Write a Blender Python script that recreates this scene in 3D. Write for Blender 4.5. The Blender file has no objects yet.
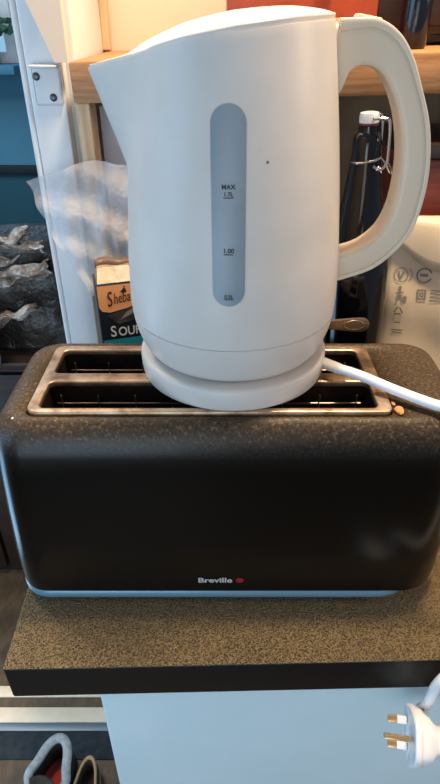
import bpy, bmesh, math, random
from mathutils import Vector, Matrix
random.seed(4)
C = bpy.context.scene.collection
PI = math.pi

# ------------------------------------------------------------------ helpers
def srgb(r, g, b):
    def f(c):
        c /= 255.0
        return c / 12.92 if c <= 0.04045 else ((c + 0.055) / 1.055) ** 2.4
    return (f(r), f(g), f(b), 1.0)

def setin(n, k, v):
    if k in n.inputs: n.inputs[k].default_value = v

def mat(name, col, rough=0.5, metal=0.0, spec=0.5, **kw):
    m = bpy.data.materials.new(name); m.use_nodes = True
    nt = m.node_tree; b = nt.nodes['Principled BSDF']
    b.inputs['Base Color'].default_value = col
    b.inputs['Roughness'].default_value = rough
    b.inputs['Metallic'].default_value = metal
    setin(b, 'Specular IOR Level', spec)
    if kw.get('coat'): setin(b, 'Coat Weight', kw['coat']); setin(b, 'Coat Roughness', kw.get('coat_rough', 0.05))
    if kw.get('trans'): setin(b, 'Transmission Weight', kw['trans'])
    if kw.get('alpha') is not None: b.inputs['Alpha'].default_value = kw['alpha']
    if kw.get('emit'): b.inputs['Emission Color'].default_value = kw['emit']; b.inputs['Emission Strength'].default_value = kw.get('es', 1)
    if kw.get('sss'): setin(b, 'Subsurface Weight', kw['sss'])
    return m, nt, b

def coords(nt, scale=(1, 1, 1), kind='Object'):
    tc = nt.nodes.new('ShaderNodeTexCoord'); mp = nt.nodes.new('ShaderNodeMapping')
    mp.inputs['Scale'].default_value = scale
    nt.links.new(tc.outputs[kind], mp.inputs['Vector'])
    return mp.outputs['Vector']

def noise(nt, vec, scale, detail=4, rough=0.6):
    n = nt.nodes.new('ShaderNodeTexNoise'); n.inputs['Scale'].default_value = scale
    n.inputs['Detail'].default_value = detail; n.inputs['Roughness'].default_value = rough
    nt.links.new(vec, n.inputs['Vector']); return n.outputs['Fac']

def ramp(nt, fac, stops):
    r = nt.nodes.new('ShaderNodeValToRGB'); e = r.color_ramp.elements
    e[0].position, e[0].color = stops[0]; e[1].position, e[1].color = stops[-1]
    for p, c in stops[1:-1]:
        x = e.new(p); x.color = c
    nt.links.new(fac, r.inputs['Fac']); return r.outputs['Color']

def bump(nt, b, h, strength, dist=0.001):
    n = nt.nodes.new('ShaderNodeBump'); n.inputs['Strength'].default_value = strength
    n.inputs['Distance'].default_value = dist
    nt.links.new(h, n.inputs['Height']); nt.links.new(n.outputs['Normal'], b.inputs['Normal'])

def mottled(name, stops, scale, rough=0.5, stretch=(1, 1, 1), bmp=0.0, bd=0.001, **kw):
    m, nt, b = mat(name, stops[0][1], rough, **kw)
    v = coords(nt, stretch); f = noise(nt, v, scale)
    nt.links.new(ramp(nt, f, stops), b.inputs['Base Color'])
    if bmp: bump(nt, b, f, bmp, bd)
    return m

def mesh_obj(name, verts, faces, m, parent=None, smooth=True, loc=None, autosmooth=None):
    me = bpy.data.meshes.new(name); me.from_pydata([tuple(v) for v in verts], [], faces)
    me.validate(); me.update()
    bm = bmesh.new(); bm.from_mesh(me); bmesh.ops.recalc_face_normals(bm, faces=bm.faces)
    for e in bm.edges:
        if autosmooth and len(e.link_faces) == 2 and e.calc_face_angle(0) > math.radians(autosmooth): e.smooth = False
    bm.to_mesh(me); bm.free()
    for p in me.polygons: p.use_smooth = smooth
    if m: me.materials.append(m)
    o = bpy.data.objects.new(name, me); C.objects.link(o)
    if parent: o.parent = parent
    if loc: o.location = loc
    return o

def bm_obj(name, bm, m, parent=None, smooth=False, loc=None, autosmooth=35):
    bmesh.ops.recalc_face_normals(bm, faces=bm.faces)
    me = bpy.data.meshes.new(name)
    if smooth:
        for e in bm.edges:
            if len(e.link_faces) == 2 and e.calc_face_angle(0) > math.radians(autosmooth): e.smooth = False
        for f in bm.faces: f.smooth = True
    bm.to_mesh(me); bm.free()
    if m: me.materials.append(m)
    o = bpy.data.objects.new(name, me); C.objects.link(o)
    if parent: o.parent = parent
    if loc: o.location = loc
    return o

def box_bm(x0, x1, y0, y1, z0, z1, bev=0.0, seg=2, bm=None):
    own = bm is None
    b2 = bmesh.new()
    r = bmesh.ops.create_cube(b2, size=1)
    for v in b2.verts:
        v.co = Vector(((x0 + x1) / 2 + v.co.x * (x1 - x0), (y0 + y1) / 2 + v.co.y * (y1 - y0), (z0 + z1) / 2 + v.co.z * (z1 - z0)))
    if bev: bmesh.ops.bevel(b2, geom=b2.edges[:], offset=bev, segments=seg, profile=0.5, affect='EDGES')
    if own: return b2
    me = bpy.data.meshes.new('tmp'); b2.to_mesh(me); b2.free(); bm.from_mesh(me); bpy.data.meshes.remove(me)
    return bm

def box(name, x0, x1, y0, y1, z0, z1, m, parent=None, bev=0.0, seg=2, loc=None):
    return bm_obj(name, box_bm(x0, x1, y0, y1, z0, z1, bev, seg), m, parent, smooth=bev > 0, loc=loc)

def rings(rows, closed=True, cap0=False, cap1=False):
    n = len(rows[0]); V = [p for r in rows for p in r]; F = []
    for i in range(len(rows) - 1):
        for j in range(n if closed else n - 1):
            k = (j + 1) % n
            F.append((i * n + j, i * n + k, (i + 1) * n + k, (i + 1) * n + j))
    if cap0: F.append(tuple(range(n))[::-1])
    if cap1: F.append(tuple((len(rows) - 1) * n + j for j in range(n)))
    return V, F

def lathe(prof, n=48, cx=0, cy=0):
    return [[Vector((cx + r * math.cos(2 * PI * j / n), cy + r * math.sin(2 * PI * j / n), z)) for j in range(n)] for r, z in prof]

def catmull(pts, sub=6):
    P = [Vector(p) for p in pts]; out = []
    for i in range(len(P) - 1):
        p0 = P[max(i - 1, 0)]; p1 = P[i]; p2 = P[i + 1]; p3 = P[min(i + 2, len(P) - 1)]
        for s in range(sub):
            t = s / sub
            out.append(0.5 * ((2 * p1) + (p2 - p0) * t + (2 * p0 - 5 * p1 + 4 * p2 - p3) * t * t + (3 * p1 - p0 - 3 * p2 + p3) * t ** 3))
    out.append(P[-1]); return out

def tube(pts, r, n=14, sub=6, closed=False, rad=None):
    P = catmull(pts, sub) if sub else [Vector(p) for p in pts]
    rows = []; up = None
    for i, p in enumerate(P):
        t = (P[min(i + 1, len(P) - 1)] - P[max(i - 1, 0)]).normalized()
        if up is None:
            up = t.orthogonal().normalized()
        up = (up - t * up.dot(t)).normalized(); s = t.cross(up)
        rr = r if rad is None else rad(i / (len(P) - 1)) * r
        rows.append([p + (up * math.cos(2 * PI * j / n) + s * math.sin(2 * PI * j / n)) * rr for j in range(n)])
    return rings(rows, cap0=True, cap1=True)

def empty(name, loc, label=None, cat=None, group=None, rz=0):
    o = bpy.data.objects.new(name, None); C.objects.link(o); o.location = loc; o.rotation_euler.z = rz
    o.empty_display_size = 0.02
    if label: o['label'] = label
    if cat: o['category'] = cat
    if group: o['group'] = group
    return o

def tag(o, label, cat, group=None):
    o['label'] = label; o['category'] = cat
    if group: o['group'] = group
    return o

def struct(o):
    o['kind'] = 'structure'; return o

def text_mesh(body, size, sx=1.0, shear=0.0, offset=0.0, align='CENTER'):
    cu = bpy.data.curves.new('txt', 'FONT'); cu.body = body; cu.size = size; cu.align_x = align; cu.align_y = 'CENTER'
    cu.shear = shear; cu.offset = offset; cu.resolution_u = 4
    o = bpy.data.objects.new('txt', cu); C.objects.link(o)
    bpy.context.view_layer.update()
    me = bpy.data.meshes.new_from_object(o.evaluated_get(bpy.context.evaluated_depsgraph_get()))
    V = [Vector((v.co.x * sx, v.co.y, 0)) for v in me.vertices]; F = [tuple(p.vertices) for p in me.polygons]
    bpy.data.objects.remove(o); bpy.data.curves.remove(cu); bpy.data.meshes.remove(me)
    return V, F

def smooth01(t):
    t = max(0.0, min(1.0, t)); return t * t * (3 - 2 * t)

def lerp_table(tab, x):
    if x <= tab[0][0]: return tab[0][1]
    for (a, va), (b, vb) in zip(tab, tab[1:]):
        if x <= b: return va + (vb - va) * (x - a) / (b - a)
    return tab[-1][1]

# ------------------------------------------------------------------ materials
def kettle_mat():
    m, nt, b = mat('kettle_plastic', srgb(226, 224, 219), 0.38, spec=0.45)
    v = coords(nt); f = noise(nt, v, 30, 3)
    nt.links.new(ramp(nt, f, [(0.3, srgb(206, 200, 193)), (0.7, srgb(212, 206, 200))]), b.inputs['Base Color'])
    return m
M_kettle = kettle_mat()
M_handle = mat('kettle_handle_plastic', srgb(220, 206, 184), 0.35)[0]
M_window = mottled('water_gauge_grey', [(0.3, srgb(122, 138, 148)), (0.7, srgb(132, 147, 156))], 25, 0.3)
M_ink = mat('black_ink', srgb(35, 38, 42), 0.6)[0]
M_cord = mat('white_cord', srgb(225, 228, 232), 0.35)[0]

def toaster_mat():
    m, nt, b = mat('toaster_black_plastic', srgb(20, 22, 24), 0.2, spec=0.30)
    g = nt.nodes.new('ShaderNodeNewGeometry'); sp = nt.nodes.new('ShaderNodeSeparateXYZ')
    nt.links.new(g.outputs['Normal'], sp.inputs[0])
    v = coords(nt)
    n1 = noise(nt, v, 380, 6, 0.75); n2 = noise(nt, v, 22, 4)
    mr = nt.nodes.new('ShaderNodeMapRange'); mr.inputs[1].default_value = 0.04; mr.inputs[2].default_value = 0.55
    nt.links.new(sp.outputs['Z'], mr.inputs[0])
    mul = nt.nodes.new('ShaderNodeMath'); mul.operation = 'MULTIPLY'
    mr2 = nt.nodes.new('ShaderNodeMapRange'); mr2.inputs[1].default_value = 0.11; mr2.inputs[2].default_value = 0.62
    mr2.inputs[3].default_value = 0.75
    nt.links.new(n2, mr2.inputs[0]); nt.links.new(mr.outputs[0], mul.inputs[0]); nt.links.new(mr2.outputs[0], mul.inputs[1])
    dust = ramp(nt, n1, [(0.35, srgb(34, 28, 22)), (0.56, srgb(74, 60, 44)), (0.74, srgb(158, 136, 106))])
    body = ramp(nt, n1, [(0.74, srgb(6, 7, 7)), (0.86, srgb(46, 48, 48))])
    mx = nt.nodes.new('ShaderNodeMixRGB'); nt.links.new(mul.outputs[0], mx.inputs[0])
    nt.links.new(body, mx.inputs[1]); nt.links.new(dust, mx.inputs[2]); nt.links.new(mx.outputs[0], b.inputs['Base Color'])
    rr = nt.nodes.new('ShaderNodeMapRange'); rr.inputs[3].default_value = 0.2; rr.inputs[4].default_value = 0.55
    nt.links.new(mul.outputs[0], rr.inputs[0]); nt.links.new(rr.outputs[0], b.inputs['Roughness'])
    return m
M_toaster = toaster_mat()
M_trim = mat('toaster_trim_silver', srgb(112, 146, 166), 0.3, metal=0.25)[0]
def frame_mat():
    m, nt, b = mat('slot_frame_steel', srgb(170, 150, 130), 0.34, metal=0.9)
    v = coords(nt, (3, 40, 40)); f = noise(nt, v, 12, 5)
    v2 = coords(nt); f2 = noise(nt, v2, 60, 5)
    nt.links.new(ramp(nt, f2, [(0.3, srgb(138, 108, 84)), (0.5, srgb(196, 168, 140)), (0.7, srgb(222, 200, 174))]), b.inputs['Base Color'])
    nt.links.new(ramp(nt, f, [(0.2, (0.28, 0.28, 0.28, 1)), (0.8, (0.5, 0.5, 0.5, 1))]), b.inputs['Roughness'])
    return m
M_frame = frame_mat()
M_well = mottled('scorched_metal', [(0.3, srgb(22, 17, 14)), (0.7, srgb(58, 42, 32))], 40, 0.5, metal=0.4)
M_wire = mat('wire_steel', srgb(150, 130, 112), 0.35, metal=0.9)[0]
M_crumb = mottled('crumb_orange', [(0.3, srgb(190, 110, 60)), (0.7, srgb(230, 160, 110))], 300, 0.8)
M_rubber = mat('black_rubber', srgb(12, 12, 13), 0.6)[0]

def counter_mat():
    m, nt, b = mat('textured_black_laminate', srgb(70, 52, 34), 0.40, spec=1.0)
    b.inputs['Specular Tint'].default_value = (1.0, 0.84, 0.6, 1)
    v = coords(nt)
    vo = nt.nodes.new('ShaderNodeTexVoronoi'); vo.inputs['Scale'].default_value = 800; vo.feature = 'SMOOTH_F1'
    nt.links.new(v, vo.inputs['Vector'])
    n1 = noise(nt, v, 700, 4); n2 = noise(nt, v, 9, 3)
    ad = nt.nodes.new('ShaderNodeMath'); ad.operation = 'ADD'
    nt.links.new(vo.outputs['Distance'], ad.inputs[0]); nt.links.new(n1, ad.inputs[1])
    g = nt.nodes.new('ShaderNodeNewGeometry'); sp = nt.nodes.new('ShaderNodeSeparateXYZ')
    nt.links.new(g.outputs['Normal'], sp.inputs[0])
    top = ramp(nt, ad.outputs[0], [(0.5, srgb(28, 22, 14)), (0.8, srgb(56, 45, 29)), (1.05, srgb(124, 104, 70))])  # gold-brown grain tones stand in for warm light reflected by black laminate
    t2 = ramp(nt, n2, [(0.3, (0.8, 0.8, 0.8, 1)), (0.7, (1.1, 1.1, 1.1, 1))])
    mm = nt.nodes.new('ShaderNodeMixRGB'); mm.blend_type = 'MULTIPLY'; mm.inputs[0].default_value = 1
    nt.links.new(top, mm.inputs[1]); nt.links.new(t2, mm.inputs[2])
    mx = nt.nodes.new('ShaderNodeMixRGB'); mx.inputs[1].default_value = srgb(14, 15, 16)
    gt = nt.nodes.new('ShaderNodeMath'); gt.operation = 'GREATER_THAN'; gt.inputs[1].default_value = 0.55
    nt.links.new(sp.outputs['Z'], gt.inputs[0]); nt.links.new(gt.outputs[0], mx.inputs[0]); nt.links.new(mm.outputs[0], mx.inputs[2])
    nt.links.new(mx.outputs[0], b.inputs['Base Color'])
    bump(nt, b, ad.outputs[0], 1.0, 0.002)
    return m
M_counter = counter_mat()
def wood(name, c0, c1, c2, axis=(1, 14, 14), sc=9, rough=0.5):
    m, nt, b = mat(name, c1, rough)
    v = coords(nt, axis); f = noise(nt, v, sc, 5, 0.65)
    nt.links.new(ramp(nt, f, [(0.3, c0), (0.5, c1), (0.7, c2)]), b.inputs['Base Color'])
    bump(nt, b, f, 0.15, 0.001)
    return m
M_pine = wood('pine_shelf_wood', srgb(136, 88, 50), srgb(178, 124, 76), srgb(202, 150, 100), (1.5, 22, 22), 7)
M_pine_v = wood('pine_post_wood', srgb(180, 140, 100), srgb(205, 170, 130), srgb(225, 195, 158), (22, 22, 1.5), 7)
M_redwood = wood('red_brown_wood', srgb(70, 24, 14), srgb(112, 42, 24), srgb(140, 60, 36), (1.5, 14, 14), 8, 0.35)
M_terracotta = mottled('red_lacquer', [(0.3, srgb(165, 68, 36)), (0.7, srgb(190, 86, 50))], 18, 0.35)
M_darkwood = wood('dark_cupboard_wood', srgb(30, 18, 14), srgb(44, 27, 20), srgb(62, 38, 28), (1.5, 10, 10), 8, 0.4)
M_paint = mottled('white_gloss_paint', [(0.3, srgb(214, 216, 220)), (0.7, srgb(226, 228, 230))], 12, 0.3)
M_wall = mottled('cream_wall_paint', [(0.3, srgb(222, 202, 182)), (0.7, srgb(230, 212, 194))], 6, 0.8)
M_darkback = mottled('dark_olive_backboard', [(0.3, srgb(140, 120, 92)), (0.7, srgb(180, 158, 126))], 14, 0.7)
M_teal = mottled('teal_wall_paint', [(0.3, srgb(70, 132, 160)), (0.7, srgb(84, 146, 174))], 2, 0.8)
M_teal_dark = mottled('dark_teal_panel', [(0.3, srgb(34, 82, 98)), (0.7, srgb(42, 96, 114))], 2, 0.8)
M_rail = mat('dark_rail', srgb(20, 34, 44), 0.6)[0]
M_floor = wood('worn_wooden_floor', srgb(70, 54, 38), srgb(92, 72, 50), srgb(112, 90, 64), (4, 2, 1), 9, 0.5)
M_cream = mottled('cream_threshold_paint', [(0.3, srgb(238, 216, 184)), (0.7, srgb(248, 232, 208))], 20, 0.45)
M_steelstrip = mat('grey_metal_strip', srgb(120, 136, 150), 0.4, metal=0.5)[0]
M_mat = mottled('dark_blue_mat', [(0.3, srgb(26, 33, 40)), (0.7, srgb(48, 58, 66))], 60, 0.8)
M_appl = mottled('white_appliance_enamel', [(0.3, srgb(196, 218, 224)), (0.7, srgb(210, 228, 233))], 5, 0.25)
M_metal = mat('bright_steel', srgb(200, 200, 200), 0.22, metal=1)[0]
M_screw = mat('screw_steel', srgb(95, 98, 100), 0.35, metal=0.9)[0]

# ------------------------------------------------------------------ camera
cam = bpy.data.cameras.new('camera'); co = bpy.data.objects.new('camera', cam); C.objects.link(co)
co.location = (0, 0, 1.34); co.rotation_euler = (math.radians(90 - 33.5), 0, 0)
cam.sensor_fit = 'VERTICAL'; cam.sensor_height = 24; cam.lens = 24 * 560 / 784; cam.clip_start = 0.02
bpy.context.scene.camera = co

# ------------------------------------------------------------------ setting
CZ = 0.885
struct(box('floor', -3.0, 2.0, -1.5, 2.7, -0.05, 0, M_floor))
struct(box('wall_back', -0.16, 2.0, 0.86, 0.92, 0, 2.4, M_wall))
# door jamb with a beaded edge
w = box('door_frame_1', -0.198, -0.160, 0.66, 0.92, 0, 2.4, M_paint, bev=0.002); struct(w)
w = bm_obj('trim_1', box_bm(-0.203, -0.196, 0.652, 0.93, 0, 2.4, 0.003, 3), M_paint, smooth=True); struct(w)
w = bm_obj('trim_2', box_bm(-0.1605, -0.150, 0.672, 0.86, 0, 2.4, 0.002), M_paint, smooth=True); struct(w)
struct(box('wall_far_upper', -3.0, 2.0, 2.6, 2.68, 0.80, 2.6, M_teal))
struct(box('wall_far_lower', -3.0, 2.0, 2.6, 2.68, 0.0, 0.80, M_teal_dark))
struct(box('trim_3', -3.0, 2.0, 2.585, 2.60, 0.775, 0.815, M_rail, bev=0.003))
struct(box('threshold_1', -1.2, -0.1, 0.650, 0.684, 0.0, 0.006, M_cream, bev=0.002))
struct(box('threshold_2', -1.2, -0.1, 0.708, 0.735, 0.0, 0.005, M_cream, bev=0.002))
struct(box('trim_4', -1.2, -0.1, 0.632, 0.650, 0.0, 0.004, M_steelstrip, bev=0.001))
t = box('floor_mat', -1.2, -0.1, 0.574, 0.631, 0.0, 0.003, M_mat, bev=0.001)
tag(t, 'dark blue-grey strip of matting in front of the doorway threshold', 'mat')

# far window with plants beyond
M_sky = mat('window_daylight', srgb(150, 190, 215), 0.5, emit=srgb(150, 195, 225), es=0.8)[0]
wf = struct(box('window_1', -1.7, -0.80, 2.575, 2.60, 1.20, 1.95, M_paint, bev=0.004))
struct(box('window_pane', -1.66, -0.84, 2.570, 2.576, 1.24, 1.91, M_sky, parent=wf))
M_leaf = mottled('leaf_green', [(0.3, srgb(20, 60, 50)), (0.7, srgb(50, 110, 80))], 30, 0.6)
V = []; F = []
for i in range(60):
    a = random.uniform(0, 2 * PI); r = random.uniform(0.02, 0.13); cx = -0.90 + r * math.cos(a); cz = 1.27 + r * abs(math.sin(a)) * 0.8 + 0.03
    u = Vector((random.uniform(-1, 1), random.uniform(-.5, .5), random.uniform(-1, 1))).normalized() * 0.03; w_ = Vector((u.z, 0.3 * u.y, -u.x)) * 0.4
    p = Vector((cx, 2.50 + random.uniform(-.04, .04), cz)); k = len(V)
    V += [p - u, p + w_, p + u, p - w_]; F.append((k, k + 1, k + 2, k + 3))
pl = empty('houseplant', (-0.90, 2.50, 1.20), 'blurred green plant in front of the far window through the doorway', 'plant')
mesh_obj('leaves', [v - Vector((-0.90, 2.50, 1.20)) for v in V], F, M_leaf, pl, smooth=False)
V, F = rings(lathe([(0.03, -0.0), (0.05, 0.08), (0.052, 0.085), (0.046, 0.085), (0.04, 0.06)], 20), cap0=True, cap1=True)
mesh_obj('pot', V, F, M_teal_dark, pl)
sl = struct(box('windowsill_1', -1.75, -0.78, 2.44, 2.60, 1.17, 1.20, M_teal, bev=0.004))

# ------------------------------------------------------------------ worktop + appliance
def rot_obj(o, piv, rz):
    R_ = Matrix.Translation(piv) @ Matrix.Rotation(rz, 4, 'Z') @ Matrix.Translation(-Vector(piv))
    o.data.transform(R_)
ct = box('worktop', -0.184, 1.2, 0.2645, 0.655, CZ - 0.045, CZ, M_counter, bev=0.0030, seg=4)
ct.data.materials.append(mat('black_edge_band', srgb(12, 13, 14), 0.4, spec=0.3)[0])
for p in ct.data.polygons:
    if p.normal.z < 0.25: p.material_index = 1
rot_obj(ct, (-0.18, 0.266, CZ), math.radians(1.3))
tag(ct, 'black worktop slab with pebbled top, its gold-brown sheen painted in, under the toaster', 'worktop')
ap = empty('appliance', (0.19, 0.46, 0.0), 'white enamel appliance standing under the black worktop', 'appliance')
bm_obj('cabinet_body', box_bm(-0.305, 0.31, -0.155, 0.19, 0.02, 0.832, 0.004, 3), M_appl, ap, smooth=True)
bm_obj('front_panel', box_bm(-0.305, 0.31, -0.175, -0.157, 0.03, 0.829, 0.004, 3), M_appl, ap, smooth=True)
bm = bmesh.new()
for sx in (-0.27, 0.27):
    for sy in (-0.12, 0.15):
        f_ = empty  # feet
        fb = bmesh.new(); bmesh.ops.create_cone(fb, cap_ends=True, segments=20, radius1=0.018, radius2=0.015, depth=0.02)
        bm_obj('foot', fb, M_rubber, ap, smooth=True, loc=(sx, sy, 0.01))
bm.free()

# ------------------------------------------------------------------ shelf, post, bracket
sh = bm_obj('pine_shelf', box_bm(0, 1.4, 0, 0.235, -0.036, 0, 0.002, 2), M_pine, smooth=True, loc=(-0.146, 0.622, 1.3075))
sh.rotation_euler = (0, math.radians(-1.4), 0)
tag(sh, 'thick pine shelf board behind the kettle top', 'shelf')
po = bm_obj('pine_post', box_bm(-0.1475, -0.1335, 0.640, 0.672, CZ, 1.270, 0.001, 1), M_pine_v, smooth=True)
tag(po, 'narrow upright pine post under the left end of the shelf', 'post')
p2 = bm_obj('pine_batten', box_bm(-0.150, -0.141, 0.84, 0.858, 1.309, 2.0, 0.001, 1), M_pine_v, smooth=True)
tag(p2, 'thin upright pine batten above the left end of the shelf', 'batten')
br = empty('angle_bracket', (-0.1755, 0.652, 1.285), 'white metal bracket plate screwed to the door frame beside the shelf', 'bracket')
bm_obj('plate', box_bm(-0.0145, 0.0135, -0.0035, -0.0005, -0.018, 0.017, 0.0025, 3), M_paint, br, smooth=True)
bm_obj('flange', box_bm(-0.0145, 0.0135, -0.012, -0.0005, 0.0165, 0.019, 0.001, 2), M_paint, br, smooth=True)
for dx, dz in ((-0.0105, 0.0085), (0.004, -0.0105)):
    sb = bmesh.new(); bmesh.ops.create_uvsphere(sb, u_segments=16, v_segments=8, radius=0.0038)
    for v in sb.verts: v.co.y *= 0.4
    s_ = bm_obj('screw', sb, M_screw, br, smooth=True, loc=(dx, -0.0038, dz))
# spacer wood between plate and frame face
struct(box('trim_5', -0.196, -0.160, 0.6515, 0.661, 0.0, 2.4, M_paint, bev=0.002))

struct(box('cool_light_panel', -0.1335, -0.005, 0.690, 0.702, CZ, 1.262, mottled('cool_light_on_wall', [(0.3, srgb(196, 206, 222)), (0.7, srgb(206, 216, 230))], 6, 0.6)))  # added panel; its pale blue stands in for cool light on the wall
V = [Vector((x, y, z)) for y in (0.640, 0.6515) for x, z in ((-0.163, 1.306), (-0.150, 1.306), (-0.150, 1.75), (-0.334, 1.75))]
struct(mesh_obj('warm_light_board', V, [(0, 1, 2, 3), (4, 5, 6, 7), (0, 1, 5, 4), (1, 2, 6, 5), (2, 3, 7, 6), (3, 0, 4, 7)], M_wall, smooth=False))  # added slanted board; shape and cream stand in for warm light on the jamb
# dark cupboard side under the shelf at right, red-brown boxes
dk = box('backboard', 0.0, 1.1, 0.835, 0.858, 0, 1.262, M_darkback, bev=0.001); tag(dk, 'dark olive-brown back board below the pine shelf', 'board')
rb = empty('wooden_box', (0.31, 0.66, CZ), 'red-brown wooden box behind the cream pouch at right', 'box')
box('body', -0.115, 0.3, -0.04, 0.10, 0, 0.335, M_redwood, rb, bev=0.003)
box('lid', -0.118, 0.303, -0.043, 0.103, 0.3355, 0.350, M_darkwood, rb, bev=0.002)
# on the shelf
rc = empty('red_box', (0.085, 0.74, 1.3158), 'orange-red lacquered box on the shelf above the kettle lid', 'box')
box('body', -0.078, 0.076, -0.05, 0.05, 0, 0.12, M_terracotta, rc, bev=0.003)
sb = bmesh.new(); bmesh.ops.create_uvsphere(sb, u_segments=20, v_segments=12, radius=0.0085); k = bm_obj('knob', sb, M_metal, rc, smooth=True, loc=(0.0215, -0.057, 0.062))
kb = bmesh.new(); bmesh.ops.create_cone(kb, cap_ends=True, segments=20, radius1=0.004, radius2=0.004, depth=0.008, matrix=Matrix.Rotation(PI / 2, 4, 'X')); bm_obj('knob_stem', kb, M_metal, k, smooth=True, loc=(0, 0.0068, 0))
dc = empty('dark_cupboard', (0.36, 0.79, 1.3275), 'very dark brown wooden cupboard on the shelf at right', 'cupboard')
box('body', -0.195, 0.3, -0.035, 0.06, 0, 0.4, M_darkwood, dc, bev=0.002)
box('door', -0.19, 0.295, -0.046, -0.036, 0.008, 0.395, M_darkwood, dc, bev=0.003)
M_dglass = mat('dark_glass', srgb(7, 10, 15), 0.1, spec=0.45)[0]
def lathe_obj(name, prof, m, parent, n=40):
    V, F = rings(lathe(prof, n), cap0=True, cap1=True); return mesh_obj(name, V, F, m, parent, autosmooth=40)
sbt = empty('glass_bottle', (0.199, 0.685, 1.3162), 'small dark blue glass bottle on the shelf at top right', 'bottle')
M_bglass = mat('dark_blue_glass', srgb(12, 20, 34), 0.12, spec=0.5)[0]
lathe_obj('body', [(0.013, 0), (0.0145, 0.003), (0.0145, 0.05), (0.012, 0.06), (0.006, 0.07), (0.0055, 0.09)], M_bglass, sbt)
lathe_obj('cap', [(0.007, 0.0905), (0.0072, 0.092), (0.0072, 0.102), (0.006, 0.104)], M_rubber, sbt)

# ------------------------------------------------------------------ swing-top bottle
bt = empty('swing_top_bottle', (0.1495, 0.535, CZ + 0.0005), 'tall dark glass swing-top bottle standing behind the kettle handle', 'bottle')
bt.rotation_euler = (0, math.radians(-3.0), 0); bt.scale = (0.97, 0.97, 0.978)
prof = [(0.026, 0), (0.031, 0.004), (0.032, 0.012), (0.032, 0.235), (0.031, 0.26), (0.0275, 0.285), (0.0225, 0.308), (0.0180, 0.330), (0.0150, 0.352), (0.0128, 0.366), (0.0132, 0.374), (0.0120, 0.380), (0.0090, 0.383), (0.0088, 0.388)]
lathe_obj('glass_body', prof, M_dglass, bt, 56)
M_ceramic = mat('white_ceramic', srgb(215, 222, 228), 0.2, coat=0.5)[0]
M_red = mat('red_rubber', srgb(110, 34, 44), 0.5)[0]
lathe_obj('seal_ring', [(0.0080, 0.3883), (0.0087, 0.3886), (0.0087, 0.3895), (0.0080, 0.3898)], M_red, bt)
lathe_obj('stopper', [(0.0080, 0.3900), (0.0088, 0.3906), (0.0089, 0.3960), (0.0082, 0.3985), (0.005, 0.3992)], M_ceramic, bt)
wires = bmesh.new()
def add_tube(bm, pts, r, sub=6, n=10):
    V, F = tube(pts, r, n, sub); vs = [bm.verts.new(v) for v in V]
    for f in F: bm.faces.new([vs[i] for i in f])
for sy in (-1, 1):
    add_tube(wires, [(0.002, sy * 0.0100, 0.3945), (0.010, sy * 0.0125, 0.3945), (0.0150, sy * 0.0135, 0.391), (0.0160, sy * 0.0145, 0.365), (0.0150, sy * 0.0150, 0.358), (0.010, sy * 0.0155, 0.353), (0.003, sy * 0.0155, 0.356)], 0.0014)
add_tube(wires, [(0.0135 * math.cos(a), 0.0145 * math.sin(a), 0.36 + 0.002 * math.cos(a)) for a in [i * 2 * PI / 16 for i in range(17)]], 0.0010, 3)
add_tube(wires, [(0.015, -0.015, 0.36), (0.021, -0.010, 0.352), (0.024, 0, 0.345), (0.021, 0.010, 0.352), (0.015, 0.015, 0.36)], 0.0011)
add_tube(wires, [(0.002, -0.0100, 0.3945), (0.002, 0.0100, 0.3945)], 0.0012, 2)
bm_obj('wire_bail', wires, M_metal, bt, smooth=True)
sb = bmesh.new(); bmesh.ops.create_uvsphere(sb, u_segments=14, v_segments=8, radius=0.0026); bm_obj('pivot', sb, M_metal, bt, smooth=True, loc=(0.008, -0.0158, 0.354))

# spoon resting against the bottle
M_bronze = mat('tarnished_metal', srgb(150, 128, 105), 0.35, metal=0.8)[0]
sp = empty('spoon', (0.124, 0.480, 1.0910), 'tarnished metal spoon lying along the back rim of the toaster', 'spoon')
def spoon_part(name, outline, y0, parent, m):
    V = []; F = []; n = len(outline)
    for dy, s in ((0.0, 1.0), (-0.0012, 1.0), (-0.0018, 0.86)):
        cx = sum(p[0] for p in outline) / n; cz = sum(p[1] for p in outline) / n
        for x, z in outline: V.append(Vector((cx + (x - cx) * (s if s == 1 else 0.93), y0 + dy, cz + (z - cz) * s)))
    for i in range(2):
        for j in range(n): k = (j + 1) % n; F.append((i * n + j, i * n + k, (i + 1) * n + k, (i + 1) * n + j))
    F.append(tuple(range(n))[::-1]); F.append(tuple(2 * n + j for j in range(n)))
    return mesh_obj(name, V, F, m, parent, autosmooth=25)
top = [(-0.10, 0.0025), (-0.05, 0.0030), (-0.02, 0.0048), (0, 0.0068), (0.010, 0.0072)]
arc = [(0.010 + 0.0080 * math.sin(a), 0.0072 * math.cos(a)) for a in [i * PI / 12 for i in range(1, 12)]]
ol = top + arc + [(x, -z) for x, z in reversed(top)]
hd = spoon_part('handle', [(x, z + 0.0085) for x, z in ol], 0, sp, M_bronze)
V, F = tube([(0.003 + 0.0095 * math.cos(a), -0.0020, 0.0085 + 0.0046 * math.sin(a)) for a in [i * 2 * PI / 20 for i in range(21)]], 0.0006, 8, 2)
mesh_obj('embossed_oval', V, F, M_bronze, hd)
V = []; F = []
rows = []
for i in range(9):
    r = i / 8; rows.append([Vector((-0.122 + 0.026 * max(r, .02) * math.cos(a), -0.004 + 0.004 * r * r, 0.0095 + 0.0095 * max(r, .02) * math.sin(a))) for a in [j * 2 * PI / 28 for j in range(28)]])
V, F = rings(rows, cap0=True); bw = mesh_obj('bowl', V, F, M_bronze, sp)
md = bw.modifiers.new('s', 'SOLIDIFY'); md.thickness = 0.001

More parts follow.
